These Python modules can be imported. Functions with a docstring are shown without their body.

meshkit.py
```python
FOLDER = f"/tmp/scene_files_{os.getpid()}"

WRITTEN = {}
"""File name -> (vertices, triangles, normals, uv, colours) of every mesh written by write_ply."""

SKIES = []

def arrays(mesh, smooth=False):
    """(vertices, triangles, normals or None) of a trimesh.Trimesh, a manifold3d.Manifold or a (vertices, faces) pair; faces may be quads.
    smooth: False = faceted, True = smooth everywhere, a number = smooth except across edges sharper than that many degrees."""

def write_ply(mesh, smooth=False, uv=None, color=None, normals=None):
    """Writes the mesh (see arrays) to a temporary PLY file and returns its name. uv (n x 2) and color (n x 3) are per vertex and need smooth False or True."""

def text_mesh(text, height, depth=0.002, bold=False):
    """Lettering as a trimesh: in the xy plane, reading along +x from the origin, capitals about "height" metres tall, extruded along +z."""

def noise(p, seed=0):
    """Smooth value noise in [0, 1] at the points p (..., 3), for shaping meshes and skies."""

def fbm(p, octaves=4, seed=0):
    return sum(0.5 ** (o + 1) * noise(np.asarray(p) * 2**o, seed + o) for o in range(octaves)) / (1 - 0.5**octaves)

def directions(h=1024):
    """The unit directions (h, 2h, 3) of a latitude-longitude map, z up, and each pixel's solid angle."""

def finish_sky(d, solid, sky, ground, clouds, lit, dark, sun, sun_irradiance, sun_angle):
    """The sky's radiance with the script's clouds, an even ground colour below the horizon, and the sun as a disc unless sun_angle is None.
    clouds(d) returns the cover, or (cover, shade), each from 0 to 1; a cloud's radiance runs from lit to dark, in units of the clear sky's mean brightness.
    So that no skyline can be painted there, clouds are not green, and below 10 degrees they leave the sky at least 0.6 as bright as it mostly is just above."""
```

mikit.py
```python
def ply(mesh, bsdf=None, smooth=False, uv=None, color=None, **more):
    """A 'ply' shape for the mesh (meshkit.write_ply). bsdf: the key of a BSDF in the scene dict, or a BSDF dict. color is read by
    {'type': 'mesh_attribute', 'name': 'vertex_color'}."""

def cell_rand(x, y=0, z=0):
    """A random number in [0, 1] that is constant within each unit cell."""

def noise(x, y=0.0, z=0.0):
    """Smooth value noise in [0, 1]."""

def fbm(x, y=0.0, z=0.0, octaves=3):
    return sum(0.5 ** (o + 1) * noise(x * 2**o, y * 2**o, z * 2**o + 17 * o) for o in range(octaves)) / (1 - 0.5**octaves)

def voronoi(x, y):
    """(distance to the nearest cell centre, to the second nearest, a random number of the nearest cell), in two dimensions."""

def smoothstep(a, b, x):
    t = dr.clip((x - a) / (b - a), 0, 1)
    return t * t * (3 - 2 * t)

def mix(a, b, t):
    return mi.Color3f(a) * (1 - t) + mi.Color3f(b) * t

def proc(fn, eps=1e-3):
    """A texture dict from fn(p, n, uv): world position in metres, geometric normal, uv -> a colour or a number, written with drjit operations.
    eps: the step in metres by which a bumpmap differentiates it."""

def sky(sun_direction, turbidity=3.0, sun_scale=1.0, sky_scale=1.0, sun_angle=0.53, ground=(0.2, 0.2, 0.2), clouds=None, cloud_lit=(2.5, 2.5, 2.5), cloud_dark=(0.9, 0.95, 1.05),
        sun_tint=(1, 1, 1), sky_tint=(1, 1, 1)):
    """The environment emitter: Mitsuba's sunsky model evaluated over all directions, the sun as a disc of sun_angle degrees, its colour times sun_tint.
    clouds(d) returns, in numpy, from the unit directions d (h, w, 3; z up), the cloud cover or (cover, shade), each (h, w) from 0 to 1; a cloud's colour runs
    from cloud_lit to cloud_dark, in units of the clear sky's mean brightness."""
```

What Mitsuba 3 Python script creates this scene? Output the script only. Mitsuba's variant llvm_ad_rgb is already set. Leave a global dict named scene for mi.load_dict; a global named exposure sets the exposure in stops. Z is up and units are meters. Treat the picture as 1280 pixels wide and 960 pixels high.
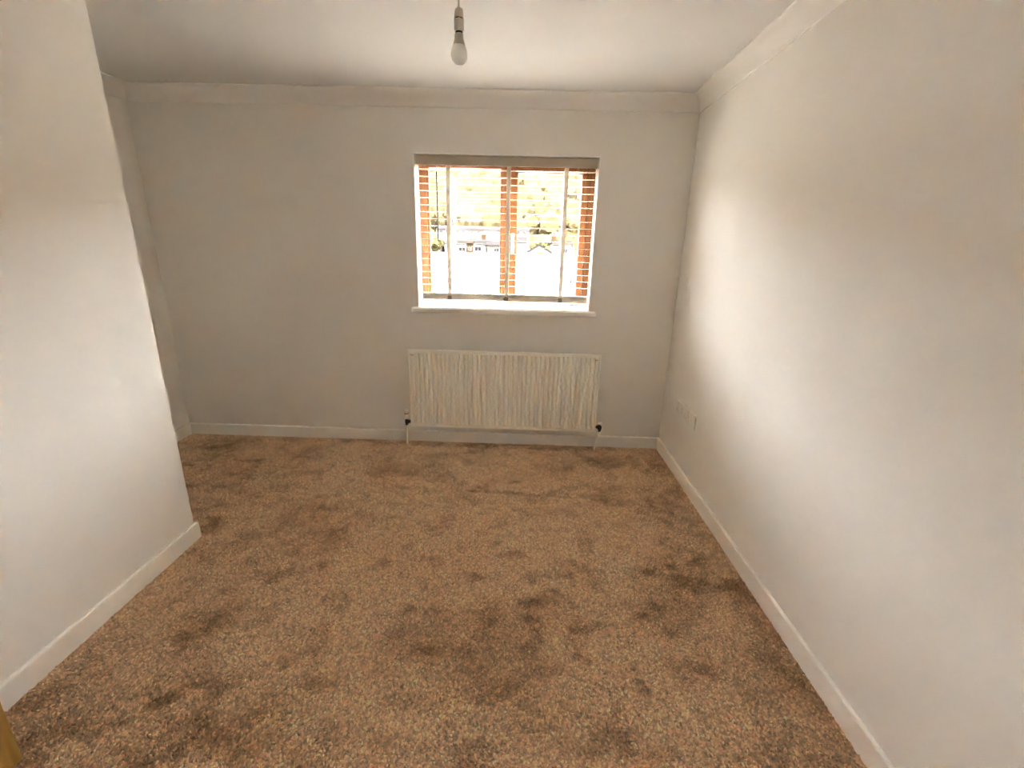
import math
import numpy as np
import trimesh
import shapely.geometry as sg
import drjit as dr
import mitsuba as mi
import mikit
import meshkit
from mikit import ply, proc

T = mi.ScalarTransform4f
scene, labels = {}, {}

# ------------------------------------------------------------------ camera
ZC = 1.4622
YAW, PITCH, ROLL = -0.0176, -0.2928, 0.0250
FWD = np.array([math.sin(YAW) * math.cos(PITCH), math.cos(YAW) * math.cos(PITCH), math.sin(PITCH)])
_r = np.cross(FWD, [0, 0, 1]); _r /= np.linalg.norm(_r)
_u = np.cross(_r, FWD)
UP = -math.sin(ROLL) * _r + math.cos(ROLL) * _u
scene['camera'] = {'type': 'perspective', 'fov': 2 * math.degrees(math.atan(640 / 563.5)), 'fov_axis': 'x',
                   'near_clip': 0.05, 'far_clip': 2000.0,
                   'to_world': T().look_at(origin=[0, 0, ZC], target=[float(FWD[0]), float(FWD[1]), ZC + float(FWD[2])], up=[float(c) for c in UP])}


# ------------------------------------------------------------------ sky, exposure
def cloud_cover(d):
    n = meshkit.fbm(d * np.array([3.0, 3.0, 6.0]), 4, 5)
    return np.full(d.shape[:2], 0.93), np.clip(n * 0.9 - 0.1, 0, 1)


scene['sky'] = mikit.sky((-0.35, -0.55, 0.75), turbidity=4.0, sun_scale=0.25, ground=(0.03, 0.03, 0.025), clouds=cloud_cover,
                         cloud_lit=(2.52, 2.55, 2.52), cloud_dark=(1.66, 1.68, 1.68))
exposure = 8.70


# ------------------------------------------------------------------ materials
def two(b):
    return {'type': 'twosided', 'bsdf': b}


def rgb(*c):
    return {'type': 'rgb', 'value': list(c)}


def pr(c, rough=0.5, spec=0.5, metal=0.0, **more):
    return two({'type': 'principled', 'base_color': rgb(*c) if isinstance(c, tuple) else c, 'roughness': rough, 'specular': spec, 'metallic': metal, **more})


def matte(c):
    return two({'type': 'diffuse', 'reflectance': rgb(*c) if isinstance(c, tuple) else c})


def satin(c, alpha=0.2):
    return two({'type': 'roughplastic', 'diffuse_reflectance': rgb(*c) if isinstance(c, tuple) else c, 'alpha': alpha, 'int_ior': 1.45})


def wall_fn(p, n, uv):
    v = mikit.fbm(p.x * 1.6 + 3, p.y * 1.6, p.z * 1.6, 3)
    g = mikit.noise(p.x * 55, p.y * 55, p.z * 55)
    k = 0.97 + 0.045 * v + 0.012 * g
    return mi.Color3f(0.832, 0.815, 0.768) * k


def wood_fn(a, b, sx, sy, sz):
    def fn(p, n, uv):
        w = mikit.fbm(p.x * sx, p.y * sy, p.z * sz, 3)
        ring = 0.5 + 0.5 * dr.sin(w * 38 + mikit.noise(p.x * sx * 3, p.y * sy * 3, p.z * sz * 2) * 5)
        return mikit.mix(a, b, 0.55 * ring + 0.45 * w)
    return fn


def metal_fn(p, n, uv):
    v = mikit.fbm(p.x * 0.9, p.y * 0.5, p.z * 2, 3)
    return mi.Color3f(0.64, 0.645, 0.65) * (0.9 + 0.2 * v)


scene['mat_wall'] = matte(proc(wall_fn))
scene['mat_ceiling'] = matte((0.72, 0.712, 0.695))
scene['mat_cornice'] = matte((0.84, 0.825, 0.79))
scene['mat_gloss'] = pr((0.87, 0.85, 0.8), 0.35, 0.5)
scene['mat_reveal'] = pr((0.88, 0.87, 0.84), 0.5, 0.5)
scene['mat_oak'] = pr(proc(wood_fn((0.265, 0.108, 0.040), (0.165, 0.060, 0.019), 26, 26, 1.6)), 0.4, 0.4)
scene['mat_oak_rail'] = pr(proc(wood_fn((0.265, 0.108, 0.040), (0.165, 0.060, 0.019), 1.6, 26, 26)), 0.4, 0.4)
scene['mat_door'] = pr(proc(wood_fn((0.50, 0.33, 0.10), (0.36, 0.21, 0.055), 22, 22, 1.3)), 0.45, 0.4)
scene['mat_slat'] = satin((0.88, 0.82, 0.73), 0.30)
scene['mat_valance'] = satin((0.58, 0.50, 0.395), 0.35)
scene['mat_rail'] = pr((0.86, 0.8, 0.69), 0.45, 0.5)
scene['mat_tape'] = {'type': 'principledthin', 'base_color': rgb(0.78, 0.70, 0.58), 'roughness': 0.8, 'diff_trans': 0.09, 'spec_trans': 0.0}
scene['mat_cord'] = two({'type': 'diffuse', 'reflectance': rgb(0.66, 0.6, 0.52)})
scene['mat_wand'] = pr((0.16, 0.13, 0.11), 0.3, 0.5)
scene['mat_knot'] = pr((0.30, 0.25, 0.20), 0.4, 0.5)
scene['mat_radiator'] = pr((0.93, 0.9, 0.82), 0.35, 0.5)
scene['mat_dark'] = pr((0.03, 0.025, 0.02), 0.5, 0.4)
scene['mat_valve_metal'] = pr((0.045, 0.035, 0.03), 0.4, 0.5)
scene['mat_cap'] = pr((0.88, 0.83, 0.75), 0.4, 0.5)
scene['mat_cap_band'] = pr((0.40, 0.27, 0.17), 0.4, 0.5)
scene['mat_pipe'] = pr((0.9, 0.86, 0.79), 0.4, 0.5)
scene['mat_plastic'] = pr((0.78, 0.745, 0.69), 0.35, 0.5)
scene['mat_holder'] = satin((0.72, 0.68, 0.62), 0.26)
scene['mat_bulb_base'] = satin((0.66, 0.61, 0.52), 0.26)
scene['mat_bulb'] = {'type': 'principledthin', 'base_color': rgb(0.96, 0.94, 0.92), 'roughness': 0.15, 'diff_trans': 1.0, 'spec_trans': 0.0}
scene['mat_white_metal'] = pr((0.86, 0.84, 0.82), 0.3, 0.5)
scene['mat_underlay'] = two({'type': 'diffuse', 'reflectance': rgb(0.50, 0.33, 0.20)})
scene['mat_pile'] = two({'type': 'diffuse', 'reflectance': {'type': 'mesh_attribute', 'name': 'vertex_color'}})
scene['mat_vc'] = two({'type': 'diffuse', 'reflectance': {'type': 'mesh_attribute', 'name': 'vertex_color'}})
scene['mat_pane'] = {'type': 'thindielectric', 'int_ior': 1.5, 'ext_ior': 1.0}
scene['mat_roof_metal'] = pr(proc(metal_fn), 0.5, 0.4)
scene['mat_ground'] = two({'type': 'diffuse', 'reflectance': rgb(0.10, 0.095, 0.075)})
scene['mat_grass'] = two({'type': 'diffuse', 'reflectance': rgb(0.020, 0.016, 0.008)})
scene['mat_house_glass'] = two({'type': 'diffuse', 'reflectance': rgb(0.0045, 0.0042, 0.0046)})
scene['mat_brick_out'] = two({'type': 'diffuse', 'reflectance': rgb(0.012, 0.0080, 0.0050)})
scene['mat_bark'] = two({'type': 'diffuse', 'reflectance': rgb(0.02, 0.016, 0.011)})
for nm, c in dict(white=(0.06, 0.058, 0.057), cream=(0.030, 0.028, 0.024), pink=(0.0165, 0.0125, 0.0115), buff=(0.02, 0.016, 0.012)).items():
    scene['mat_render_' + nm] = two({'type': 'diffuse', 'reflectance': rgb(*c)})
for nm, c in dict(lilac=(0.0082, 0.0073, 0.0078), tan=(0.0080, 0.0065, 0.0051), grey=(0.0064, 0.0061, 0.0058)).items():
    scene['mat_tiles_' + nm] = two({'type': 'diffuse', 'reflectance': rgb(*c)})


# ------------------------------------------------------------------ helpers
def numbered(key):
    if key not in scene and not any(k.startswith(key + '__') for k in scene):
        return key
    i = 1
    while f'{key}_{i:03d}' in scene or any(k.startswith(f'{key}_{i:03d}__') for k in scene):
        i += 1
    return f'{key}_{i:03d}'


def thing(name, label, cat, group=None):
    key = numbered(name)
    labels[key] = {'label': label, 'category': cat}
    if group:
        labels[key]['group'] = group
    return key


def struct(name, label):
    labels[name] = {'label': label, 'kind': 'structure'}
    return name


def obj(key, mesh, mat, smooth=False, label=None, **more):
    key = numbered(key)
    scene[key] = ply(mesh, mat, smooth, **more) if not isinstance(mesh, dict) else mesh
    if label:
        labels[key] = {'label': label}
    return key


def cat(*ms):
    return trimesh.util.concatenate([m for m in ms])


def box(x0, x1, y0, y1, z0, z1, c=0.0):
    """box with chamfered edges"""
    x0, x1 = min(x0, x1), max(x0, x1); y0, y1 = min(y0, y1), max(y0, y1); z0, z1 = min(z0, z1), max(z0, z1)
    if c <= 0:
        m = trimesh.creation.box([x1 - x0, y1 - y0, z1 - z0])
        m.apply_translation([(x0 + x1) / 2, (y0 + y1) / 2, (z0 + z1) / 2])
        return m
    c = min(c, 0.45 * (x1 - x0), 0.45 * (y1 - y0), 0.45 * (z1 - z0))
    pts = []
    for sx, ax in ((1, x0), (-1, x1)):
        for sy, ay in ((1, y0), (-1, y1)):
            for sz, az in ((1, z0), (-1, z1)):
                pts += [[ax, ay + sy * c, az + sz * c], [ax + sx * c, ay, az + sz * c], [ax + sx * c, ay + sy * c, az]]
    return trimesh.convex.convex_hull(np.array(pts))


def lathe(profile, loc=(0, 0, 0), n=28, axis=None):
    m = trimesh.creation.revolve(np.array(profile, float), sections=n)
    if axis is not None:
        m.apply_transform(trimesh.geometry.align_vectors([0, 0, 1], axis))
    m.apply_translation(loc)
    return m


def tube(pts, r, n=12):
    pts = np.array(pts, float)
    rings = []
    for i, p in enumerate(pts):
        t = pts[min(i + 1, len(pts) - 1)] - pts[max(i - 1, 0)]
        t /= np.linalg.norm(t)
        a = np.cross(t, [0.31, 0.87, 0.2] if abs(t[1]) < 0.8 else [1, 0.1, 0]); a /= np.linalg.norm(a)
        b = np.cross(t, a)
        ang = np.linspace(0, 2 * np.pi, n, endpoint=False)
        rings.append(p + r * (np.cos(ang)[:, None] * a + np.sin(ang)[:, None] * b))
    v = np.vstack(rings + [pts[:1], pts[-1:]])
    f = []
    m = len(pts)
    for i in range(m - 1):
        for k in range(n):
            a0, a1 = i * n + k, i * n + (k + 1) % n
            f += [[a0, a1, a1 + n], [a0, a1 + n, a0 + n]]
    for k in range(n):
        f += [[m * n, (k + 1) % n, k], [m * n + 1, (m - 1) * n + k, (m - 1) * n + (k + 1) % n]]
    mm = trimesh.Trimesh(v, f, process=False)
    mm.fix_normals()
    return mm


def sweep(profile, path, i, closed):
    """Mitred moulding along segment i of a polyline; profile (distance to the left of travel, height)."""
    path = np.array(path, float)
    n = len(path)

    def nrm(a, b):
        t = b - a; t /= np.linalg.norm(t)
        return np.array([-t[1], t[0]])

    a, b = path[i], path[(i + 1) % n]
    me = nrm(a, b)
    prev = nrm(path[i - 1], a) if (closed or i > 0) else me
    nxt = nrm(b, path[(i + 2) % n]) if (closed or i + 2 < n) else me
    ma, mb = (me + prev) / (1 + me @ prev), (me + nxt) / (1 + me @ nxt)
    pr_ = np.array(profile, float)
    k = len(pr_)
    A = np.c_[a + pr_[:, :1] * ma, pr_[:, 1]]
    B = np.c_[b + pr_[:, :1] * mb, pr_[:, 1]]
    v2, f2 = trimesh.creation.triangulate_polygon(sg.Polygon(pr_), engine='earcut')
    idx = [int(np.argmin(((pr_ - q) ** 2).sum(1))) for q in v2]
    f = []
    for j in range(k):
        q = (j + 1) % k
        f += [[j, q, k + q], [j, k + q, k + j]]
    for t in f2:
        t = [idx[c] for c in t]
        f += [t[::-1], [c + k for c in t]]
    m = trimesh.Trimesh(np.vstack([A, B]), f, process=False)
    m.fix_normals()
    return m


# ------------------------------------------------------------------ the room
D, R, LA, LW, E, YB, H = 3.2546, 1.0909, 2.5934, 1.6357, 1.951, -1.25, 2.40
FZ = -0.008                                     # underlay below the pile
W0, W1, WZ0, WZ1 = -0.750, 0.487, 1.000, 2.049  # window opening
DY0, DY1, DZ = 0.13, 0.93, 2.02                 # doorway in the left wall

struct('floor', 'brown cut-pile carpet with darker brushed patches and painted shade, covering the whole floor')
obj('floor', box(-3.75, R + 0.1, YB - 0.1, D + 0.1, FZ - 0.12, FZ), 'mat_underlay')
struct('ceiling', 'plain white painted ceiling')
obj('ceiling', box(-LA - 0.1, R + 0.1, YB - 0.1, D + 0.1, H, H + 0.12), 'mat_ceiling')

struct('wall_front', 'grey-beige painted wall with the window and the radiator')
poly = sg.box(-LA - 0.1, FZ - 0.12, R + 0.1, H + 0.12).difference(sg.box(W0, WZ0, W1, WZ1))
wf = trimesh.creation.extrude_polygon(poly, 0.32, engine='earcut')
wf.vertices = np.c_[wf.vertices[:, 0], D + wf.vertices[:, 2], wf.vertices[:, 1]]
wf.fix_normals()
obj('wall_front', wf, 'mat_wall')
struct('wall_right', 'long pale wall on the right, brightest near the window')
obj('wall_right', box(R, R + 0.1, YB - 0.1, D, FZ - 0.1, H), 'mat_wall')
struct('wall_alcove', 'short shaded wall at the far left end of the alcove')
obj('wall_alcove', box(-LA - 0.1, -LA, E - 0.1, D, FZ, H), 'mat_wall')
struct('wall_left', 'pale projecting wall on the near left, ending at the alcove')
poly = sg.box(YB - 0.1, FZ, E, H).difference(sg.box(DY0, FZ - 1, DY1, DZ))
wl = trimesh.creation.extrude_polygon(poly, 0.1, engine='earcut')
wl.vertices = np.c_[-LW - wl.vertices[:, 2], wl.vertices[:, 0], wl.vertices[:, 1]]
wl.fix_normals()
obj('wall_left', wl, 'mat_wall')
struct('wall_alcove_return', 'alcove wall facing the window behind the projecting wall')
obj('wall_alcove_return', box(-LA, -LW - 0.1, E - 0.1, E, FZ, H), 'mat_wall')
struct('wall_back', 'plain wall behind the camera')
obj('wall_back', box(-3.75, R, YB - 0.1, YB, FZ, H), 'mat_wall')
# landing behind the doorway
struct('wall_landing', 'walls of the landing beyond the doorway')
obj('wall_landing', cat(box(-3.75, -3.65, YB, E - 0.1, FZ, H), box(-3.65, -LA - 0.1, E - 0.2, E - 0.1, FZ, H)), 'mat_wall')
struct('ceiling_landing', 'ceiling of the landing beyond the doorway')
obj('ceiling_landing', box(-3.75, -LA - 0.1, YB - 0.1, E - 0.1, H, H + 0.1), 'mat_ceiling')

ROOM = [(R, YB), (R, D), (-LA, D), (-LA, E), (-LW, E), (-LW, YB)]
arc = [(0.011 + 0.059 * (1 - math.cos(t)), 2.3185 + 0.0725 * math.sin(t)) for t in np.linspace(0, math.pi / 2, 9)]
COVE = [(0, 2.3087), (0.007, 2.3087), (0.009, 2.312)] + arc + [(0.0745, 2.393), (0.0747, H), (0, H)]
for i, (nm, lb) in enumerate([('trim_1', 'white coving along the top of the right wall'), ('trim_2', 'white coving along the top of the window wall'),
                              ('trim_3', 'white coving at the top of the far left alcove wall'), ('trim_4', 'white coving above the alcove return'),
                              ('trim_5', 'white coving along the top of the projecting left wall'), ('trim_6', 'white coving along the back wall')]):
    struct(nm, lb)
    obj(nm, sweep(COVE, ROOM, i, True), 'mat_cornice', 25)
BB = 0.0841
BASE = [(0, FZ), (0.015, FZ), (0.015, BB - 0.008), (0.0140, BB - 0.004), (0.0115, BB - 0.001), (0.009, BB), (0, BB)]
PATH = [(-LW, DY0 - 0.075), (-LW, YB), (R, YB), (R, D), (-LA, D), (-LA, E), (-LW, E), (-LW, DY1 + 0.075)]
for i, (nm, lb) in enumerate([('baseboard_entry', 'short white skirting board behind the door'), ('baseboard_back', 'white skirting board on the back wall'),
                              ('baseboard_right', 'long white skirting board along the right wall'), ('baseboard_front', 'white skirting board under the window and radiator'),
                              ('baseboard_alcove', 'white skirting board at the far left alcove wall'), ('baseboard_alcove_return', 'white skirting board round the alcove corner'),
                              ('baseboard_left', 'white skirting board along the projecting left wall')]):
    struct(nm, lb)
    obj(nm, sweep(BASE, PATH, i, False), 'mat_gloss', 25)

# ------------------------------------------------------------------ carpet pile
rng = np.random.default_rng(11)
sp = 0.0062
gx, gy = np.meshgrid(np.arange(-LA, R, sp), np.arange(0.45, D, sp))
P = np.c_[gx.ravel(), gy.ravel()] + rng.uniform(-0.42, 0.42, (gx.size, 2)) * sp
P = P[(P[:, 0] < R - 0.012) & (P[:, 1] < D - 0.012) & (P[:, 0] > -LA + 0.012)]
P = P[(P[:, 0] > -LW + 0.012) | (P[:, 1] > E + 0.012)]
n = len(P)
Z0 = np.zeros(n)
warp = np.c_[meshkit.fbm(np.c_[P * 6, Z0], 3, 21), meshkit.fbm(np.c_[P * 6, Z0 + 9], 3, 22)] - 0.5
Q = P + warp * 0.09
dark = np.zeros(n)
# x, y, rx, ry, angle (deg), strength: brushed and trodden patches, plus broad painted shade
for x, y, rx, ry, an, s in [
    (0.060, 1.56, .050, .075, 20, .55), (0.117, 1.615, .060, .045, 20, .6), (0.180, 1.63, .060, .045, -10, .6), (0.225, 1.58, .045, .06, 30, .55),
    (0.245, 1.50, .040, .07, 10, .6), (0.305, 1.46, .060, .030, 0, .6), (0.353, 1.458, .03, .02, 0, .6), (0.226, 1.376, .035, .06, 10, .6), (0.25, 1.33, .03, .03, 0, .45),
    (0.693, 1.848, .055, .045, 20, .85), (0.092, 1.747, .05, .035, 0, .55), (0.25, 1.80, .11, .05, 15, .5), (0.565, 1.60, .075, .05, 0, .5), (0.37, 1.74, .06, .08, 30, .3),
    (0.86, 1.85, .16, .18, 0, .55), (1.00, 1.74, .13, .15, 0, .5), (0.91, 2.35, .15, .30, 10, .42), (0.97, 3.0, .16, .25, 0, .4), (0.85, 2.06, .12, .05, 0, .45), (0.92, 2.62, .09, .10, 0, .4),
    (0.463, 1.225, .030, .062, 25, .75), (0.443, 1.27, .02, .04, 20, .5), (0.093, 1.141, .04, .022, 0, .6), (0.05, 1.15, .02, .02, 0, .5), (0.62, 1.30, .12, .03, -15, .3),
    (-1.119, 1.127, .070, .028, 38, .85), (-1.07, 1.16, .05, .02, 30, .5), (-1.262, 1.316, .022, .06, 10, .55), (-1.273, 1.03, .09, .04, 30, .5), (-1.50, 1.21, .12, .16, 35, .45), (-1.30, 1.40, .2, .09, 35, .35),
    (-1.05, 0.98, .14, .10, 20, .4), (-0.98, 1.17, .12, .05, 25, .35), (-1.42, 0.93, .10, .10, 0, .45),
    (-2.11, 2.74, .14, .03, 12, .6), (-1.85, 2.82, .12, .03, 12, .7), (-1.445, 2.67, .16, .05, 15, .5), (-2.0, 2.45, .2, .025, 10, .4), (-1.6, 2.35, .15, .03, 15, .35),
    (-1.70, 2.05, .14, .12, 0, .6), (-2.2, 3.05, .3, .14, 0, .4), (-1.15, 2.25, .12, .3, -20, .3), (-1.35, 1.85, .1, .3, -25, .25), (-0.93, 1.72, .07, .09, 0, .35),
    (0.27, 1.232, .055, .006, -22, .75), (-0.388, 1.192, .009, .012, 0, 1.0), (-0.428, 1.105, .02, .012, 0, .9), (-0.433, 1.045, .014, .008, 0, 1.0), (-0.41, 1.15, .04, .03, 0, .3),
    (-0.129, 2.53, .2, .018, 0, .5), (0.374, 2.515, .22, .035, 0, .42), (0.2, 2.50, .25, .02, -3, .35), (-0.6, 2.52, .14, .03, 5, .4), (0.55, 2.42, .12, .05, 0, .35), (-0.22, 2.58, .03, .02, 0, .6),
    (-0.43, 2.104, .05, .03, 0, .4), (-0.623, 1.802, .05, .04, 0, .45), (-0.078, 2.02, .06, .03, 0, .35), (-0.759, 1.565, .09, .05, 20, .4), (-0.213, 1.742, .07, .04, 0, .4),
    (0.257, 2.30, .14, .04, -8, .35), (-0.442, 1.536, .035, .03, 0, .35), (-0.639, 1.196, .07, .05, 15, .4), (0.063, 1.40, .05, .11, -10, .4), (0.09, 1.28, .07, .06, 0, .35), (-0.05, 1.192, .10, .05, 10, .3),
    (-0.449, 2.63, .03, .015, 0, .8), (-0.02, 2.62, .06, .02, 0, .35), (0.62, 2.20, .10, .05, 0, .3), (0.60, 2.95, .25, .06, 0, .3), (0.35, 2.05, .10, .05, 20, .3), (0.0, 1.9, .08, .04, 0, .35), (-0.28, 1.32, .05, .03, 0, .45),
    (-1.12, 2.0, .30, .55, -20, .26), (-1.9, 2.6, .65, .55, 0, .26), (1.02, 1.45, .10, .35, 5, .30), (0.98, 2.2, .14, .7, 0, .28), (-1.35, 1.2, .22, .35, 30, .22), (-0.2, 3.2, 1.6, .05, 0, .45),  # broad darkening on left, alcove and wall-edge floor: shade painted into the pile
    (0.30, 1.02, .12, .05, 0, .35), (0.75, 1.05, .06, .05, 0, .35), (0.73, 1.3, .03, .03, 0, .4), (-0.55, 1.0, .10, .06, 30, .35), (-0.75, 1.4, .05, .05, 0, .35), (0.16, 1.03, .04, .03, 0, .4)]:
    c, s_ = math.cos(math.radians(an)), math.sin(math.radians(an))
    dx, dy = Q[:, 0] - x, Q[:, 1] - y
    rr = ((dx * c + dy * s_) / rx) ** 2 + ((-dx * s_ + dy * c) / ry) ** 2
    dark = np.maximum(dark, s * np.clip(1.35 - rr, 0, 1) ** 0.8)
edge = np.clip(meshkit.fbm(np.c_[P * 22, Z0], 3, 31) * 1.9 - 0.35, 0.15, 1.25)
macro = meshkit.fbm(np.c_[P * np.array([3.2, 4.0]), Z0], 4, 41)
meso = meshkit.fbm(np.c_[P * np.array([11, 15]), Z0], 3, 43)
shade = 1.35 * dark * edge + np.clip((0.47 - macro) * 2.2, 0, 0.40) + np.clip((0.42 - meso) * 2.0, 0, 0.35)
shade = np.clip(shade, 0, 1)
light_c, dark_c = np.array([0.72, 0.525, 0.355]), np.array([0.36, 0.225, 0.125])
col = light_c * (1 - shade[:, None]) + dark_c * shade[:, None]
grain = np.exp(rng.normal(0, 0.25, n))[:, None]
col = np.clip(col * grain * np.exp(rng.normal(0, 0.03, (n, 3))), 0.01, 0.9)
ang = rng.uniform(0, 2 * np.pi, n)
rad = sp * rng.uniform(0.95, 1.25, n)
top = np.c_[P + rng.normal(0, 0.0022, (n, 2)) + 0.0022 * warp * 4, rng.uniform(-0.0045, 0.0015, n)]
tv = [np.c_[P[:, 0] + rad * np.cos(ang + k * 2.094), P[:, 1] + rad * np.sin(ang + k * 2.094), np.full(n, FZ)] for k in range(3)] + [top]
pv = np.stack(tv, 1).reshape(-1, 3)
b4 = np.arange(n)[:, None] * 4
pf = np.stack([b4 + [0, 1, 3], b4 + [1, 2, 3], b4 + [2, 0, 3]], 1).reshape(-1, 3)
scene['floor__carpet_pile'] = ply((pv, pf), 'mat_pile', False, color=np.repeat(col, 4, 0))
labels['floor__carpet_pile'] = {'label': 'brown cut-pile carpet tufts with darker brushed patches and painted shade', 'kind': 'stuff'}

# ------------------------------------------------------------------ window
struct('window_1', 'small two-pane window in a golden-brown wooden frame behind the blind')
FY = D + 0.135
RL = 0.009
obj('window_1__reveal', cat(box(W0, W0 + RL, D - 0.003, FY, 1.043, WZ1, 0.001), box(W1 - RL, W1, D - 0.003, FY, 1.043, WZ1, 0.001),
                            box(W0 + RL, W1 - RL, D - 0.003, FY, WZ1 - RL, WZ1, 0.001)), 'mat_reveal')
obj('window_1__sill', cat(box(W0 - 0.042, W1 + 0.046, D - 0.030, D, WZ0, 1.043, 0.011), box(W0, W1, D - 0.002, FY + 0.07, WZ0 + 0.001, 1.043)), 'mat_reveal', label='white window board with projecting ends')
fl, fr, ft, fb = W0 + 0.004, W1 - 0.004, WZ1 - 0.004, 1.043
obj('window_1__frame', cat(box(fl, -0.690, FY, FY + 0.07, fb, ft, 0.003), box(0.436, fr, FY, FY + 0.07, fb, ft, 0.003), box(-0.160, -0.104, FY, FY + 0.07, fb + 0.05, ft - 0.05, 0.003)), 'mat_oak')
obj('window_1__frame_rail', cat(box(-0.690, 0.436, FY, FY + 0.07, 1.996, ft, 0.003), box(-0.690, 0.436, FY + 0.002, FY + 0.07, fb, 1.096, 0.003)), 'mat_oak_rail')
obj('window_1__lower_trim', cat(box(W0 + RL, W1 - RL, FY - 0.016, FY, 1.043, 1.0655, 0.003), box(W0 + RL, W1 - RL, FY - 0.020, FY, 1.0690, 1.0835, 0.003)), 'mat_reveal', label='white strip along the foot of the window frame')
bd = 0.014
obj('window_1__glazing_bead', cat(box(-0.690, -0.690 + bd, FY + 0.012, FY + 0.04, 1.096, 1.996, 0.003), box(-0.160 - bd, -0.160, FY + 0.012, FY + 0.04, 1.096, 1.996, 0.003),
                                  box(-0.676, -0.174, FY + 0.012, FY + 0.04, 1.996 - bd, 1.996, 0.003), box(-0.676, -0.174, FY + 0.012, FY + 0.04, 1.096, 1.096 + bd, 0.003)), 'mat_oak')


def pane(x0, x1, y, z0, z1):
    return (np.array([[x0, y, z0], [x1, y, z0], [x1, y, z1], [x0, y, z1]]), np.array([[0, 1, 2], [0, 2, 3]]))


obj('window_1__pane', pane(-0.690, -0.160, FY + 0.05, 1.096, 1.996), 'mat_pane')
SY = FY - 0.018
obj('window_1__sash', cat(box(-0.104, -0.052, SY, FY + 0.055, 1.085, 2.006, 0.004), box(0.388, 0.432, SY, FY + 0.055, 1.085, 2.006, 0.004)), 'mat_oak')
obj('window_1__sash__rail', cat(box(-0.052, 0.388, SY + 0.002, FY + 0.055, 1.956, 2.006, 0.004), box(-0.052, 0.388, SY + 0.002, FY + 0.055, 1.085, 1.135, 0.004)), 'mat_oak_rail')
obj('window_1__sash__pane', pane(-0.052, 0.388, FY + 0.035, 1.135, 1.956), 'mat_pane')
hx = -0.080
hm = cat(box(hx - 0.012, hx + 0.012, SY - 0.010, SY, 1.425, 1.565, 0.004), box(hx - 0.009, hx + 0.009, SY - 0.032, SY - 0.008, 1.535, 1.556, 0.004), box(hx - 0.009, hx + 0.009, SY - 0.036, SY - 0.022, 1.418, 1.560, 0.005))
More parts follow.
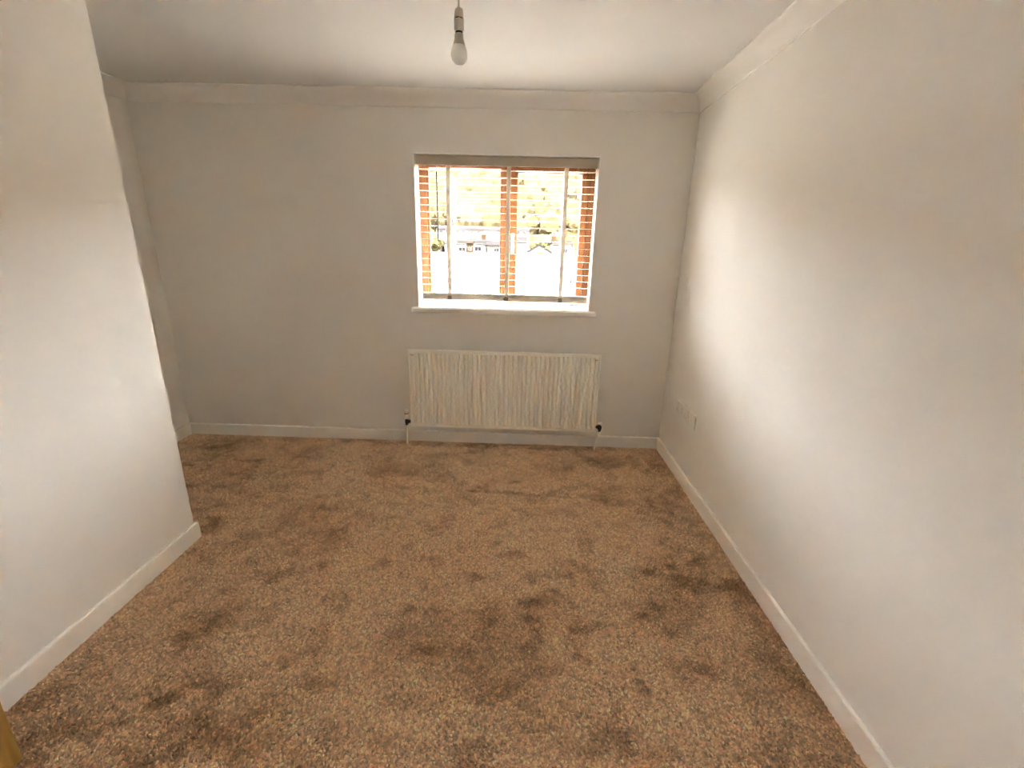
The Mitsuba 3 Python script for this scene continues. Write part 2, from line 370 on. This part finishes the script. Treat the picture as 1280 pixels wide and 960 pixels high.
obj('window_1__sash__handle', hm, 'mat_white_metal', label='white lever handle')

# ------------------------------------------------------------------ venetian blind
vb = thing('venetian_blind', 'beige wooden venetian blind with open slats hanging in the window recess', 'blind')
BX0, BX1 = -0.722, 0.466
obj(vb + '__headrail', box(BX0, BX1, D + 0.022, D + 0.078, 1.996, WZ1 - RL, 0.002), 'mat_valance')
obj(vb + '__valance', cat(box(-0.731, 0.468, D + 0.003, D + 0.013, 1.9755, 2.034, 0.003), box(-0.731, -0.723, D + 0.012, D + 0.05, 1.9755, 2.034, 0.001), box(0.460, 0.468, D + 0.012, D + 0.05, 1.9755, 2.034, 0.001)),
    'mat_valance', label='taupe valance board across the top')
slat = box(BX0, BX1, D + 0.026, D + 0.076, -0.0014, 0.0014, 0.0008)
slat_ply = ply(slat, 'mat_slat')
SL = [1.957 - 0.0447 * i for i in range(18)]
for z in SL:
    obj(vb + '__slat', {**slat_ply, 'to_world': T().translate([0, 0, z])}, None)
for k in range(9):
    obj(vb + '__slat', {**slat_ply, 'to_world': T().translate([0, 0.0005 * (k % 3), 1.1135 + 0.0032 * k])}, None)
obj(vb + '__bottom_rail', box(BX0, BX1, D + 0.024, D + 0.078, 1.092, 1.1115, 0.004), 'mat_rail')
for x in (-0.522, -0.114, 0.272):
    for y in (D + 0.0225, D + 0.0790):
        obj(vb + '__ladder_tape', pane(x - 0.0125, x + 0.0125, y, 1.100, 1.995), 'mat_tape')
    rk = obj(vb + '__tape_rungs', cat(*[box(x - 0.011, x + 0.011, D + 0.0232, D + 0.0785, z - 0.0026, z - 0.0018) for z in SL]), 'mat_cord')
    labels[rk] = {'kind': 'stuff', 'label': 'cross rungs of the ladder tape'}
    obj(vb + '__tape_button', cat(lathe([(0, 0), (0.0125, 0), (0.0135, 0.003), (0.011, 0.007), (0.005, 0.009), (0, 0.009)], (x - (0.008 if x == -0.114 else 0), D + 0.0215, 1.108), 18, (0, -1, 0)),
                                  box(x - 0.0135, x + 0.0135, D + 0.0195, D + 0.0225, 1.094, 1.124, 0.001)), 'mat_knot', 30)
    obj(vb + '__tassel', lathe([(0, 0.0), (0.006, 0.001), (0.007, 0.008), (0.003, 0.018), (0.0015, 0.028), (0, 0.028)], (x, D + 0.03, 1.066), 14), 'mat_slat', 30)
w = obj(vb + '__tilt_wand', tube([(-0.5965, D + 0.018, 1.935), (-0.595, D + 0.017, 1.7), (-0.594, D + 0.016, 1.512)], 0.0042, 12), 'mat_wand', 30, label='thin dark tilting wand hanging at the left')
obj(w + '__tip', lathe([(0, 0), (0.005, 0.001), (0.006, 0.008), (0.0045, 0.02), (0, 0.02)], (-0.594, D + 0.016, 1.496), 14), 'mat_wand', 30)
obj(w + '__hook', tube([(-0.5965, D + 0.018, 1.933), (-0.5965, D + 0.017, 1.95), (-0.5965, D + 0.019, 1.975), (-0.5965, D + 0.026, 1.998)], 0.0022, 8), 'mat_white_metal', 30)
for dx in (-0.004, 0.005):
    obj(vb + '__lift_cord', tube([(0.344 + dx, D + 0.020, 1.998), (0.343 + dx, D + 0.017, 1.8), (0.341 + dx * 0.8, D + 0.016, 1.5), (0.340 + dx * 0.3, D + 0.016, 1.262)], 0.0013, 6), 'mat_cord', 30)
obj(vb + '__cord_acorn', lathe([(0, 0), (0.006, 0.001), (0.0075, 0.010), (0.006, 0.022), (0.0025, 0.034), (0, 0.035)], (0.340, D + 0.016, 1.232), 16), 'mat_slat', 30)

# ------------------------------------------------------------------ radiator
rd = thing('radiator', 'long white fluted panel radiator mounted on the wall below the window', 'radiator')
RX0, RX1, RZ0, RZ1, RY = -0.815, 0.580, 0.148, 0.747, D - 0.088
NF = 42
pitch = (RX1 - RX0 - 0.022) / NF
xs = np.linspace(RX0 + 0.011, RX1 - 0.011, NF * 12 + 1)
zs = np.concatenate([[RZ0 + 0.006, RZ0 + 0.016], np.linspace(RZ0 + 0.020, RZ0 + 0.046, 9), np.linspace(RZ0 + 0.07, RZ1 - 0.07, 6), np.linspace(RZ1 - 0.050, RZ1 - 0.022, 9), [RZ1 - 0.016, RZ1 - 0.006]])
u = (xs - xs[0]) / pitch
ph = np.abs((u % 1) - 0.5) * 2                    # 0 in the middle of a flute, 1 between two
gro = np.clip((ph - 0.50) / 0.26, 0, 1); gro = gro * gro * (3 - 2 * gro)
GX, GZ = np.meshgrid(xs, zs)
fade = np.clip((np.minimum(GZ - RZ0, RZ1 - GZ) - 0.020) / 0.024, 0, 1); fade = fade * fade * (3 - 2 * fade)
end = np.clip((np.minimum(GZ - RZ0, RZ1 - GZ) - 0.014) / 0.010, 0, 1)
dep = 0.0005 - 0.0035 * end + 0.0135 * fade * gro[None, :]
gv = np.c_[GX.ravel(), (RY + dep).ravel(), GZ.ravel()]
nx_, nz_ = len(xs), len(zs)
ii = (np.arange(nz_ - 1)[:, None] * nx_ + np.arange(nx_ - 1)).ravel()
obj(rd + '__front_panel', trimesh.Trimesh(gv, np.vstack([np.c_[ii, ii + 1, ii + nx_ + 1], np.c_[ii, ii + nx_ + 1, ii + nx_]]), process=False), 'mat_radiator', True)
# rolled rim and the back sheet
obj(rd + '__rim', cat(box(RX0, RX0 + 0.012, RY - 0.002, RY + 0.012, RZ0, RZ1, 0.003), box(RX1 - 0.012, RX1, RY - 0.002, RY + 0.012, RZ0, RZ1, 0.003),
                      box(RX0 + 0.010, RX1 - 0.010, RY - 0.002, RY + 0.012, RZ1 - 0.009, RZ1, 0.003), box(RX0 + 0.010, RX1 - 0.010, RY - 0.002, RY + 0.012, RZ0, RZ0 + 0.009, 0.003)), 'mat_radiator')
obj(rd + '__back_panel', box(RX0 + 0.006, RX1 - 0.006, RY + 0.013, RY + 0.021, RZ0 + 0.004, RZ1 - 0.004, 0.003), 'mat_radiator')
fins = [box(RX0 + 0.06 + 0.025 * k, RX0 + 0.0612 + 0.025 * k, RY + 0.021, RY + 0.050, RZ0 + 0.04, RZ1 - 0.04) for k in range(52)]
obj(rd + '__convector_fin', cat(*fins), 'mat_radiator', label=None)
labels[rd + '__convector_fin'] = {'kind': 'stuff', 'label': 'convector fins behind the panel'}
for x in (RX0 + 0.16, RX1 - 0.16):
    obj(rd + '__bracket', cat(box(x - 0.015, x + 0.015, D - 0.004, D - 0.0012, RZ0 + 0.03, RZ1 - 0.05), box(x - 0.003, x + 0.003, RY + 0.018, D - 0.003, RZ1 - 0.16, RZ1 - 0.06), box(x - 0.003, x + 0.003, RY + 0.018, D - 0.003, RZ0 + 0.05, RZ0 + 0.12)), 'mat_radiator')
for x in (RX0 + 0.032, RX1 - 0.030):
    obj(rd + '__weld_mark', box(x - 0.010, x + 0.010, RY - 0.0045, RY - 0.001, RZ1 - 0.0445, RZ1 - 0.0395, 0.001), 'mat_cap_band')
# left thermostatic valve
vx, vy = -0.848, RY + 0.012
tv_ = obj(rd + '__thermostatic_valve', cat(lathe([(0, 0), (0.010, 0), (0.011, 0.004), (0.011, 0.020), (0.014, 0.022), (0.014, 0.040), (0.011, 0.044), (0.011, 0.052), (0, 0.052)], (vx, vy, 0.153), 20),
                                          lathe([(0, 0), (0.008, 0), (0.008, 0.012), (0.013, 0.013), (0.013, 0.026), (0.008, 0.027), (0.008, 0.034), (0, 0.034)], (vx, vy, 0.182), 18, (1, 0, 0))), 'mat_valve_metal', 30, label='dark valve body with a white cap')
obj(tv_ + '__cap', lathe([(0, 0), (0.014, 0), (0.0165, 0.006), (0.0165, 0.022), (0.0175, 0.026), (0.0175, 0.034), (0.0155, 0.037), (0.0155, 0.050), (0.0175, 0.053), (0.0175, 0.066), (0.0150, 0.072), (0, 0.073)], (vx, vy, 0.205), 24), 'mat_cap', 30)
obj(tv_ + '__cap_band', lathe([(0.0150, 0), (0.0163, 0), (0.0163, 0.010), (0.0150, 0.010)], (vx, vy, 0.243), 24), 'mat_cap_band', 30)
obj(rd + '__pipe', tube([(vx, vy, 0.158), (vx - 0.001, vy, 0.09), (vx - 0.003, vy, FZ)], 0.0075, 14), 'mat_pipe', 30, label='white painted supply pipe at the left')
# right lockshield valve
rx, ry_ = 0.613, RY + 0.012
lv = obj(rd + '__lockshield_valve', cat(lathe([(0, 0), (0.010, 0), (0.0115, 0.004), (0.0115, 0.018), (0.015, 0.020), (0.015, 0.040), (0.010, 0.046), (0.010, 0.058), (0, 0.058)], (rx, ry_, 0.150), 20),
                                        lathe([(0, 0), (0.009, 0), (0.009, 0.008), (0.014, 0.009), (0.014, 0.022), (0.009, 0.023), (0.009, 0.032), (0, 0.032)], (rx, ry_, 0.186), 18, (-1, 0, 0))), 'mat_valve_metal', 30, label='small dark valve with a pale cap')
obj(lv + '__cap', lathe([(0, 0), (0.015, 0), (0.0175, 0.002), (0.0175, 0.012), (0.015, 0.015), (0, 0.015)], (rx + 0.002, ry_, 0.207), 20), 'mat_cap', 30)
obj(rd + '__pipe', tube([(rx, ry_, 0.155), (rx, ry_, 0.140), (rx - 0.004, ry_, 0.122), (rx - 0.014, ry_ + 0.002, 0.088), (rx - 0.022, ry_ + 0.003, 0.062), (rx - 0.025, ry_ + 0.003, 0.04), (rx - 0.026, ry_ + 0.003, FZ)], 0.0072, 14), 'mat_pipe', 30, label='bent white painted pipe at the right')

# ------------------------------------------------------------------ pendant light
pl = thing('pendant_light', 'bare light bulb in a white lamp holder hanging on a short flex from the ceiling', 'ceiling light')
PX, PY, K = -0.2475, 1.85, 1.0
bz = 2.077
obj(pl + '__ceiling_rose', lathe([(0, 0.0), (0.020, 0.0), (0.026, 0.004), (0.048, 0.020), (0.050, 0.026), (0, 0.026)], (PX, PY, H - 0.026), 28), 'mat_holder', 30)
obj(pl + '__flex', tube([(PX + 0.001, PY, H - 0.02), (PX + 0.0005, PY, 2.32), (PX, PY, 2.24)], 0.0035, 10), 'mat_holder', 30)
hz = bz + 0.094
ho = obj(pl + '__lamp_holder', lathe([(0, 0.074), (0.0110, 0.074), (0.0140, 0.0715), (0.0152, 0.062), (0.0160, 0.0475), (0.0155, 0.0465), (0, 0.0465)], (PX, PY, hz), 28), 'mat_holder', 30)
obj(ho + '__shade_ring', lathe([(0.009, 0.007), (0.0170, 0.007), (0.0170, 0.0385), (0.0185, 0.0395), (0.0185, 0.0415), (0.009, 0.0415)], (PX, PY, hz), 28), 'mat_holder', 30)
obj(ho + '__skirt', lathe([(0, 0.0), (0.0125, 0.0), (0.0125, 0.012), (0.0145, 0.012), (0.0138, 0.047), (0, 0.047)], (PX, PY, hz), 28), 'mat_dark', 30)
bb_ = obj(pl + '__bulb', lathe([(0, 0.0), (0.008, 0.0012), (0.015, 0.0042), (0.021, 0.0092), (0.026, 0.0165), (0.0287, 0.025), (0.0293, 0.032), (0.0287, 0.040), (0.0268, 0.0475), (0.0240, 0.054), (0.0205, 0.0600)], (PX, PY, bz), 36), 'mat_bulb', 60, label='frosted white bulb dome')
obj(bb_ + '__base', lathe([(0, 0.0595), (0.0218, 0.0595), (0.0212, 0.064), (0.0180, 0.074), (0.0160, 0.084), (0.0150, 0.094), (0.0115, 0.096), (0, 0.096)], (PX, PY, bz), 32), 'mat_bulb_base', 30)

# ------------------------------------------------------------------ power outlets on the right wall


def rounded_plate(w, h, d, r=0.006):
    v = np.array(sg.box(-w / 2 + r, -h / 2 + r, w / 2 - r, h / 2 - r).buffer(r, quad_segs=4).exterior.coords[:-1])
    k = len(v)
    lo, mid = np.c_[v, np.zeros(k)], np.c_[v, np.full(k, d - 0.002)]
    hi = np.c_[v * (1 - 0.002 / np.array([w / 2, h / 2])), np.full(k, d)]
    return trimesh.convex.convex_hull(np.vstack([lo, mid, hi]))


def on_right(m, y, z):
    """from plate space (x to the viewer's right = towards the camera, y up, z out of the wall) onto the right wall"""
    v = np.asarray(m.vertices)
    m = trimesh.Trimesh(np.c_[R - v[:, 2], y - v[:, 0], z + v[:, 1]], np.asarray(m.faces), process=False)
    m.fix_normals()
    return m


def bx3(x0, x1, y0, y1, z0, z1, c=0.0):
    return box(x0, x1, y0, y1, z0, z1, c)


so = thing('power_socket', 'wide white power socket low on the right wall, nearer the window', 'socket')
sy, sz = 2.842, 0.457
obj(so + '__faceplate', on_right(rounded_plate(0.224, 0.088, 0.010), sy, sz), 'mat_plastic')
for cx in (-0.072, 0.0, 0.072):
    for hx_, hy_, hw, hh in ((0, 0.006, 0.002, 0.0042), (-0.011, -0.018, 0.0034, 0.002), (0.011, -0.018, 0.0034, 0.002)):
        obj(so + '__pin_hole', on_right(bx3(cx + hx_ - hw, cx + hx_ + hw, hy_ - hh, hy_ + hh, 0.0094, 0.0104), sy, sz), 'mat_dark')
    obj(so + '__rocker_switch', on_right(bx3(cx + 0.012, cx + 0.022, 0.012, 0.030, 0.009, 0.0135, 0.002), sy, sz), 'mat_plastic')
for cx in (-0.030, 0.030):
    obj(so + '__screw', on_right(lathe([(0, 0), (0.003, 0), (0.0026, 0.0008), (0, 0.0009)], (cx, -0.034, 0.0098), 12), sy, sz), 'mat_white_metal', 30)
ws = thing('wall_outlet', 'small square white blank outlet plate beside the wide socket, nearer the camera', 'socket')
oy = 2.655
obj(ws + '__faceplate', on_right(rounded_plate(0.088, 0.088, 0.013), oy, 0.455), 'mat_plastic')
obj(ws + '__centre_module', on_right(bx3(-0.013, 0.013, -0.012, 0.012, 0.012, 0.0145, 0.0015), oy, 0.455), 'mat_plastic')
for cx in (-0.030, 0.030):
    obj(ws + '__screw', on_right(lathe([(0, 0), (0.003, 0), (0.0026, 0.0008), (0, 0.0009)], (cx, 0.0, 0.0128), 12), oy, 0.455), 'mat_white_metal', 30)

# ------------------------------------------------------------------ door ajar at the left edge
struct('door_1', 'varnished oak door standing ajar at the left edge of the picture')
hinge, free = np.array([-LW + 0.012, DY0 + 0.01]), np.array([-1.408, 0.905])
dvec = (free - hinge); dw = np.linalg.norm(dvec); dvec /= dw
dn = np.array([-dvec[1], dvec[0]])                 # away from the room


def door_box(a, b, t0, t1, z0, z1, c=0.0):
    m = box(a, b, t0, t1, z0, z1, c)
    v = np.asarray(m.vertices)
    xy = hinge + v[:, :1] * dvec + v[:, 1:2] * dn
    m = trimesh.Trimesh(np.c_[xy, v[:, 2]], np.asarray(m.faces), process=False)
    m.fix_normals()
    return m


zb = 0.006
obj('door_1__leaf', door_box(0, dw, 0, 0.04, zb, 1.99, 0.002), 'mat_door')
for z0, z1 in ((0.22, 0.92), (1.06, 1.86)):
    for a, b in ((0.11, dw / 2 - 0.05), (dw / 2 + 0.05, dw - 0.11)):
        obj('door_1__raised_panel', door_box(a, b, -0.006, 0.0, z0, z1, 0.004), 'mat_door')
obj('door_1__handle', cat(door_box(dw - 0.09, dw - 0.05, -0.008, 0, 0.93, 1.08, 0.003), door_box(dw - 0.078, dw - 0.062, -0.045, -0.006, 1.01, 1.026, 0.003), door_box(dw - 0.18, dw - 0.060, -0.050, -0.036, 1.010, 1.026, 0.005)), 'mat_white_metal')
obj('door_1__lining', cat(box(-LW - 0.101, -LW + 0.0005, DY1 - 0.002, DY1 + 0.02, FZ, DZ + 0.02), box(-LW - 0.101, -LW + 0.0005, DY0 - 0.02, DY0 + 0.002, FZ, DZ + 0.02), box(-LW - 0.101, -LW + 0.0005, DY0, DY1, DZ - 0.002, DZ + 0.02)), 'mat_gloss')
obj('door_1__architrave', cat(box(-LW, -LW + 0.016, DY1, DY1 + 0.074, FZ, DZ + 0.07, 0.004), box(-LW, -LW + 0.016, DY0 - 0.074, DY0, FZ, DZ + 0.07, 0.004), box(-LW, -LW + 0.016, DY0, DY1, DZ, DZ + 0.07, 0.004)), 'mat_gloss')

# ------------------------------------------------------------------ outside: ground, hill, woodland
GZ0 = -3.0


def hill_z(x, y):
    x, y = np.asarray(x, float), np.asarray(y, float)
    a = np.clip((y - 92) / 40, 0, 1); a = a * a * (3 - 2 * a)
    b = np.clip((y - 146) / 260, 0, 1)
    c = np.clip((y - 406) / 300, 0, 1)
    z = GZ0 + 4.2 * a + 84 * (b ** 1.05) * (1 + 0.10 * np.sin(x / 55.0 + 0.8)) + 6 * c
    return z + (meshkit.fbm(np.stack([x / 40, y / 40, 0 * x], -1), 3, 7) - 0.5) * 8 * np.clip((y - 150) / 60, 0, 1)


struct('ground', 'grassy ground outside sloping up to the hill')
hxs, hys = np.linspace(-420, 420, 85), np.concatenate([np.linspace(3.8, 90, 12), np.linspace(95, 420, 66), np.linspace(440, 720, 10)])
HX, HY = np.meshgrid(hxs, hys)
hv = np.c_[HX.ravel(), HY.ravel(), hill_z(HX, HY).ravel()]
nn = len(hxs)
ii = (np.arange(len(hys) - 1)[:, None] * nn + np.arange(nn - 1)).ravel()
obj('ground', trimesh.Trimesh(hv, np.vstack([np.c_[ii, ii + 1, ii + nn + 1], np.c_[ii, ii + nn + 1, ii + nn]]), process=False), 'mat_grass', True)

ico = trimesh.creation.icosphere(subdivisions=1)
rw = np.random.default_rng(5)
cv, cf, cc = [], [], []
pts = []
for y in np.arange(161, 425, 4.5):
    half = 0.42 * y + 12
    k = int(2 * half / 5.2)
    pts.append(np.c_[rw.uniform(-half, half, k), y + rw.uniform(-2.6, 2.6, k)])
pts = np.vstack(pts)
tone = meshkit.fbm(np.c_[pts / 22, np.zeros(len(pts))], 3, 3)
for i, (x, y) in enumerate(pts):
    r = rw.uniform(2.6, 4.6)
    v = ico.vertices * np.array([1, 1, rw.uniform(0.9, 1.35)]) * r * (1 + rw.uniform(-0.18, 0.18, (len(ico.vertices), 1)))
    cv.append(v + [x, y, float(hill_z(x, y)) + r * 0.8])
    cf.append(ico.faces + i * len(ico.vertices))
    t = np.clip(tone[i] * 1.6 - 0.3 + rw.normal(0, 0.18), 0, 1)
    c = np.array([0.0205, 0.0155, 0.0090]) * (1 - t) + np.array([0.0185, 0.0160, 0.0078]) * t
    cc.append(np.tile(c * math.exp(rw.normal(0, 0.16)), (len(v), 1)))
scene['woodland'] = ply((np.vstack(cv), np.vstack(cf)), 'mat_vc', False, color=np.vstack(cc))
labels['woodland'] = {'label': 'pale yellow-green woodland covering the hillside outside the window', 'category': 'trees', 'kind': 'stuff'}


def tree(x, y, z0, h, r, col, label, seed, name='garden_tree', catg='tree', squash=1.0):
    t = thing(name, label, catg)
    g = np.random.default_rng(seed)
    vs, fs, cs, off = [], [], [], 0
    base = trimesh.creation.icosphere(subdivisions=1)
    for k in range(26):
        d = g.normal(0, 1, 3); d /= np.linalg.norm(d)
        c = np.array([x, y, z0 + h - r * squash]) + d * np.array([r, r, r * squash]) * g.uniform(0.25, 0.75)
        rr = r * g.uniform(0.28, 0.45)
        v = base.vertices * rr * (1 + g.uniform(-0.25, 0.25, (len(base.vertices), 1))) + c
        vs.append(v); fs.append(base.faces + off); off += len(v)
        cs.append(np.tile(np.array(col) * math.exp(g.normal(0, 0.18)), (len(v), 1)))
    scene[t + '__foliage'] = ply((np.vstack(vs), np.vstack(fs)), 'mat_vc', False, color=np.vstack(cs))
    obj(t + '__trunk', tube([(x, y, z0 - 0.2), (x + 0.1, y, z0 + h * 0.3), (x, y, z0 + h - r)], 0.05 * r + 0.04, 8), 'mat_bark', 40)


# ------------------------------------------------------------------ outside: pale ribbed roof of the building next door
nb = thing('low_building', 'low building with a wide pale ribbed metal roof just outside the window', 'building')
RA, RB = (21.5, -0.66), (40.0, 0.88)              # eave and ridge (y, z)
px0, px1 = -13.0, 10.0
slope = (RB[1] - RA[1]) / (RB[0] - RA[0])
rib = 0.24
prof = [(0.0, 0.0), (0.06, 0.0), (0.08, 0.045), (0.14, 0.045), (0.16, 0.0), (0.24, 0.0)]
one = []
for k in range(4):
    one += [(k * rib + a, b) for a, b in prof[:-1]]
one.append((4 * rib, 0.0))
one = np.array(one)
pw = 4 * rib
kk = len(one)
vA = np.c_[one[:, 0], np.full(kk, RA[0]), RA[1] + one[:, 1]]
vB = np.c_[one[:, 0], np.full(kk, RB[0]), RB[1] + one[:, 1]]
ff = [[j, j + 1, kk + j + 1] for j in range(kk - 1)] + [[j, kk + j + 1, kk + j] for j in range(kk - 1)]
low = np.vstack([vA, vB]) - [0, 0, 0.02]
panel = trimesh.Trimesh(np.vstack([vA, vB, low]), ff + [[c + 2 * kk for c in t[::-1]] for t in ff], process=False)
panel_ply = ply(panel, 'mat_roof_metal')
for k in range(int((px1 - px0) / pw)):
    obj(nb + '__roof_panel', {**panel_ply, 'to_world': T().translate([px0 + k * pw, 0, 0.004 * (k % 2)])}, None)
pxe = px0 + int((px1 - px0) / pw) * pw
obj(nb + '__ridge_cap', box(px0, pxe, RB[0] - 0.15, RB[0] + 0.3, RB[1] + 0.03, RB[1] + 0.10, 0.02), 'mat_roof_metal')
obj(nb + '__gutter', box(px0, pxe, RA[0] - 0.18, RA[0] + 0.02, RA[1] - 0.16, RA[1] - 0.02, 0.02), 'mat_render_white')
obj(nb + '__wall', box(px0 + 0.3, pxe - 0.3, RA[0] + 0.3, RA[0] + 0.5, GZ0, RA[1] - 0.03), 'mat_render_white')
obj(nb + '__wall', box(px0 + 0.3, pxe - 0.3, RB[0] - 0.2, RB[0], GZ0, RB[1] - 0.05), 'mat_render_white')


# ------------------------------------------------------------------ outside: houses
def house(x0, x1, y, zg, ze, zr, depth, wall, roof, wins, label, chim=None, gable=False, name='terraced_house', door=None, group=None, pipe=None):
    h = thing(name, label, 'house', group)
    obj(h + '__wall', box(x0, x1, y, y + depth, zg, ze), wall)
    ov = 0.0
    if gable:
        xm = (x0 + x1) / 2
        v = np.array([[x0, y, ze], [x1, y, ze], [xm, y, zr], [x0, y + depth, ze], [x1, y + depth, ze], [xm, y + depth, zr]])
        m = trimesh.convex.convex_hull(v)
        obj(h + '__gable', m, wall)
        sl = []
        for a, b in (((x0 - ov, ze - 0.12), (xm, zr)), ((xm, zr), (x1 + ov, ze - 0.12))):
            q = []
            for (xx, zz) in (a, b):
                for yy in (y - 0.35, y + depth):
                    for dz in (0.0, 0.22):
                        q.append([xx, yy, zz + dz])
            sl.append(trimesh.convex.convex_hull(np.array(q)))
        obj(h + '__roof', cat(*sl), roof)
    else:
        v = np.array([[xx, yy, zz] for xx in (x0, x1) for yy, zz in ((y - 0.3, ze - 0.1), (y + depth + 0.3, ze - 0.1), (y + depth / 2, zr))])
        obj(h + '__roof', trimesh.convex.convex_hull(v), roof)
    for (a, b, c, d) in wins:
        w_ = obj(h + '__window', cat(box(a, a + 0.08, y - 0.06, y + 0.02, c, d), box(b - 0.08, b, y - 0.06, y + 0.02, c, d), box(a, b, y - 0.06, y + 0.02, d - 0.08, d), box(a - 0.08, b + 0.08, y - 0.12, y + 0.02, c - 0.1, c),
                                     box((a + b) / 2 - 0.03, (a + b) / 2 + 0.03, y - 0.055, y + 0.02, c, d)), 'mat_render_white')
        obj(w_ + '__pane', box(a + 0.08, b - 0.08, y - 0.03, y - 0.002, c, d - 0.08), 'mat_house_glass')
    if chim:
        for cx in chim:
            c_ = obj(h + '__chimney', cat(box(cx - 0.45, cx + 0.45, y + depth / 2 - 0.4, y + depth / 2 + 0.4, ze, zr + 1.0), box(cx - 0.52, cx + 0.52, y + depth / 2 - 0.47, y + depth / 2 + 0.47, zr + 0.85, zr + 1.0)), 'mat_brick_out')
            obj(c_ + '__pot', lathe([(0, 0), (0.14, 0), (0.11, 0.45), (0, 0.45)], (cx, y + depth / 2, zr + 1.0), 10), 'mat_brick_out')
    if pipe:
        obj(h + '__drainpipe', tube([(pipe, y - 0.08, zg), (pipe, y - 0.08, ze)], 0.10, 8), 'mat_tiles_grey')
    return h


def zs_(s, y):
    return ZC + s * y


# far terrace on the slope (y = 140)
Y2 = 140.0
fx = [-26.0, -21.0, -16.6, -12.2, -7.8, -3.2, 1.6]
look = ['cream house of the far terrace at its left end', 'far terraced house with two small buff windows, second from left', 'far terraced house in the middle of the upper row', 'far white terraced house left of the window mullion',
        'far terraced house seen beside the dark mullion', 'far terraced house hidden partly behind the wooden mullion']
for i in range(6):
    a, b = fx[i], fx[i + 1] - 0.05
    ww = (b - a)
    house(a, b, Y2, 0.2, zs_(.0352, Y2), zs_(.0425, Y2 + 4), 8, 'mat_render_cream' if i % 2 == 0 else 'mat_render_white', 'mat_tiles_lilac',
          [(a + 0.18 * ww, a + 0.40 * ww, zs_(.0262, Y2), zs_(.0335, Y2)), (a + 0.60 * ww, a + 0.82 * ww, zs_(.0262, Y2), zs_(.0335, Y2))], look[i], chim=[b - 0.75] if i in (1, 3) else None)
# near row (y = 90)
Y1 = 90.0


def nx(px):
    return -0.11 * Y1 + (px - 590) * 0.00172 * Y1


def nz(py):
    return ZC + (0.0143 + (300 - py) * 0.00163) * Y1


near = [
    (541, 553, 306, 300, 'mat_render_pink', 'mat_tiles_tan', [(544.5, 546.5, 314, 309.5), (549, 551, 314, 309.5)], 'small pinkish gabled house in the near row, leftmost', None, True, None),
    (556, 583, 304.5, 299, 'mat_render_white', 'mat_tiles_grey', [(573.6, 582, 314, 309)], 'white house with one wide dark window in the near row, left of the brick house', None, False, 569.5),
    (583.2, 591.5, 303.5, 298.5, 'mat_brick_out', 'mat_tiles_tan', [(585.5, 589.5, 312.5, 309)], 'narrow orange brick house in the near row', None, False, None),
    (591.7, 606, 304.5, 298.8, 'mat_render_white', 'mat_tiles_grey', [(593, 601.5, 313.5, 308.2)], 'white house with a broad dark window right of the brick house', [602.5], False, None),
    (606.2, 633, 305, 299, 'mat_render_cream', 'mat_tiles_lilac', [(617, 624, 314, 309)], 'cream house in the near row beside the window mullion', None, False, 608),
    (640, 658, 301, 294, 'mat_render_white', 'mat_tiles_lilac', [(644, 646, 312, 307), (655, 657.5, 319, 315.5)], 'pale house right of the mullion with a lilac roof', None, False, None),
    (658.2, 688, 313, 304.5, 'mat_render_white', 'mat_tiles_grey', [(660, 662, 310.5, 308)], 'white gabled house with a dark sloping roof edge in the right pane', None, True, None),
    (689, 716, 303, 297.5, 'mat_render_white', 'mat_tiles_tan', [(703, 708, 313, 308)], 'white house with a blue-grey drainpipe, rightmost of the near row', [692], False, 697.5),
]
for x0, x1, e, r, wl_, rf, ws_, lb, ch, gb, pp in near:
    dy = 7.0 if not gb else 6.0
    house(nx(x0), nx(x1), Y1 - (1.2 if gb else 0), GZ0, nz(e), nz(r), dy, wl_, rf, [(nx(a), nx(b), nz(c), nz(d)) for a, b, c, d in ws_], lb, [nx(q) for q in ch] if ch else None, gb, pipe=nx(pp) if pp else None)

tree(-13.0, 66, GZ0, 6.6, 1.7, (0.030, 0.026, 0.011), 'yellow-green tree outside at the left edge of the window', 1)
tree(-11.6, 112, float(hill_z(-11.6, 112)), 5.0, 1.4, (0.028, 0.026, 0.010), 'small tree between the two rows of houses', 2)
tree(3.9, 112, float(hill_z(3.9, 112)), 6.3, 2.2, (0.028, 0.028, 0.012), 'green tree above the pale house right of the mullion', 3)
tree(7.4, 116, float(hill_z(7.4, 116)), 6.4, 2.4, (0.026, 0.027, 0.013), 'green tree behind the gabled house', 4)
tree(9.2, 70, GZ0, 7.0, 2.0, (0.034, 0.030, 0.012), 'tall yellow tree outside at the right edge of the window', 6)
tree(2.9, 84, GZ0, 4.2, 1.15, (0.030, 0.031, 0.010), 'yellow-green bush in front of the gabled house', 8, 'garden_bush', 'bush')
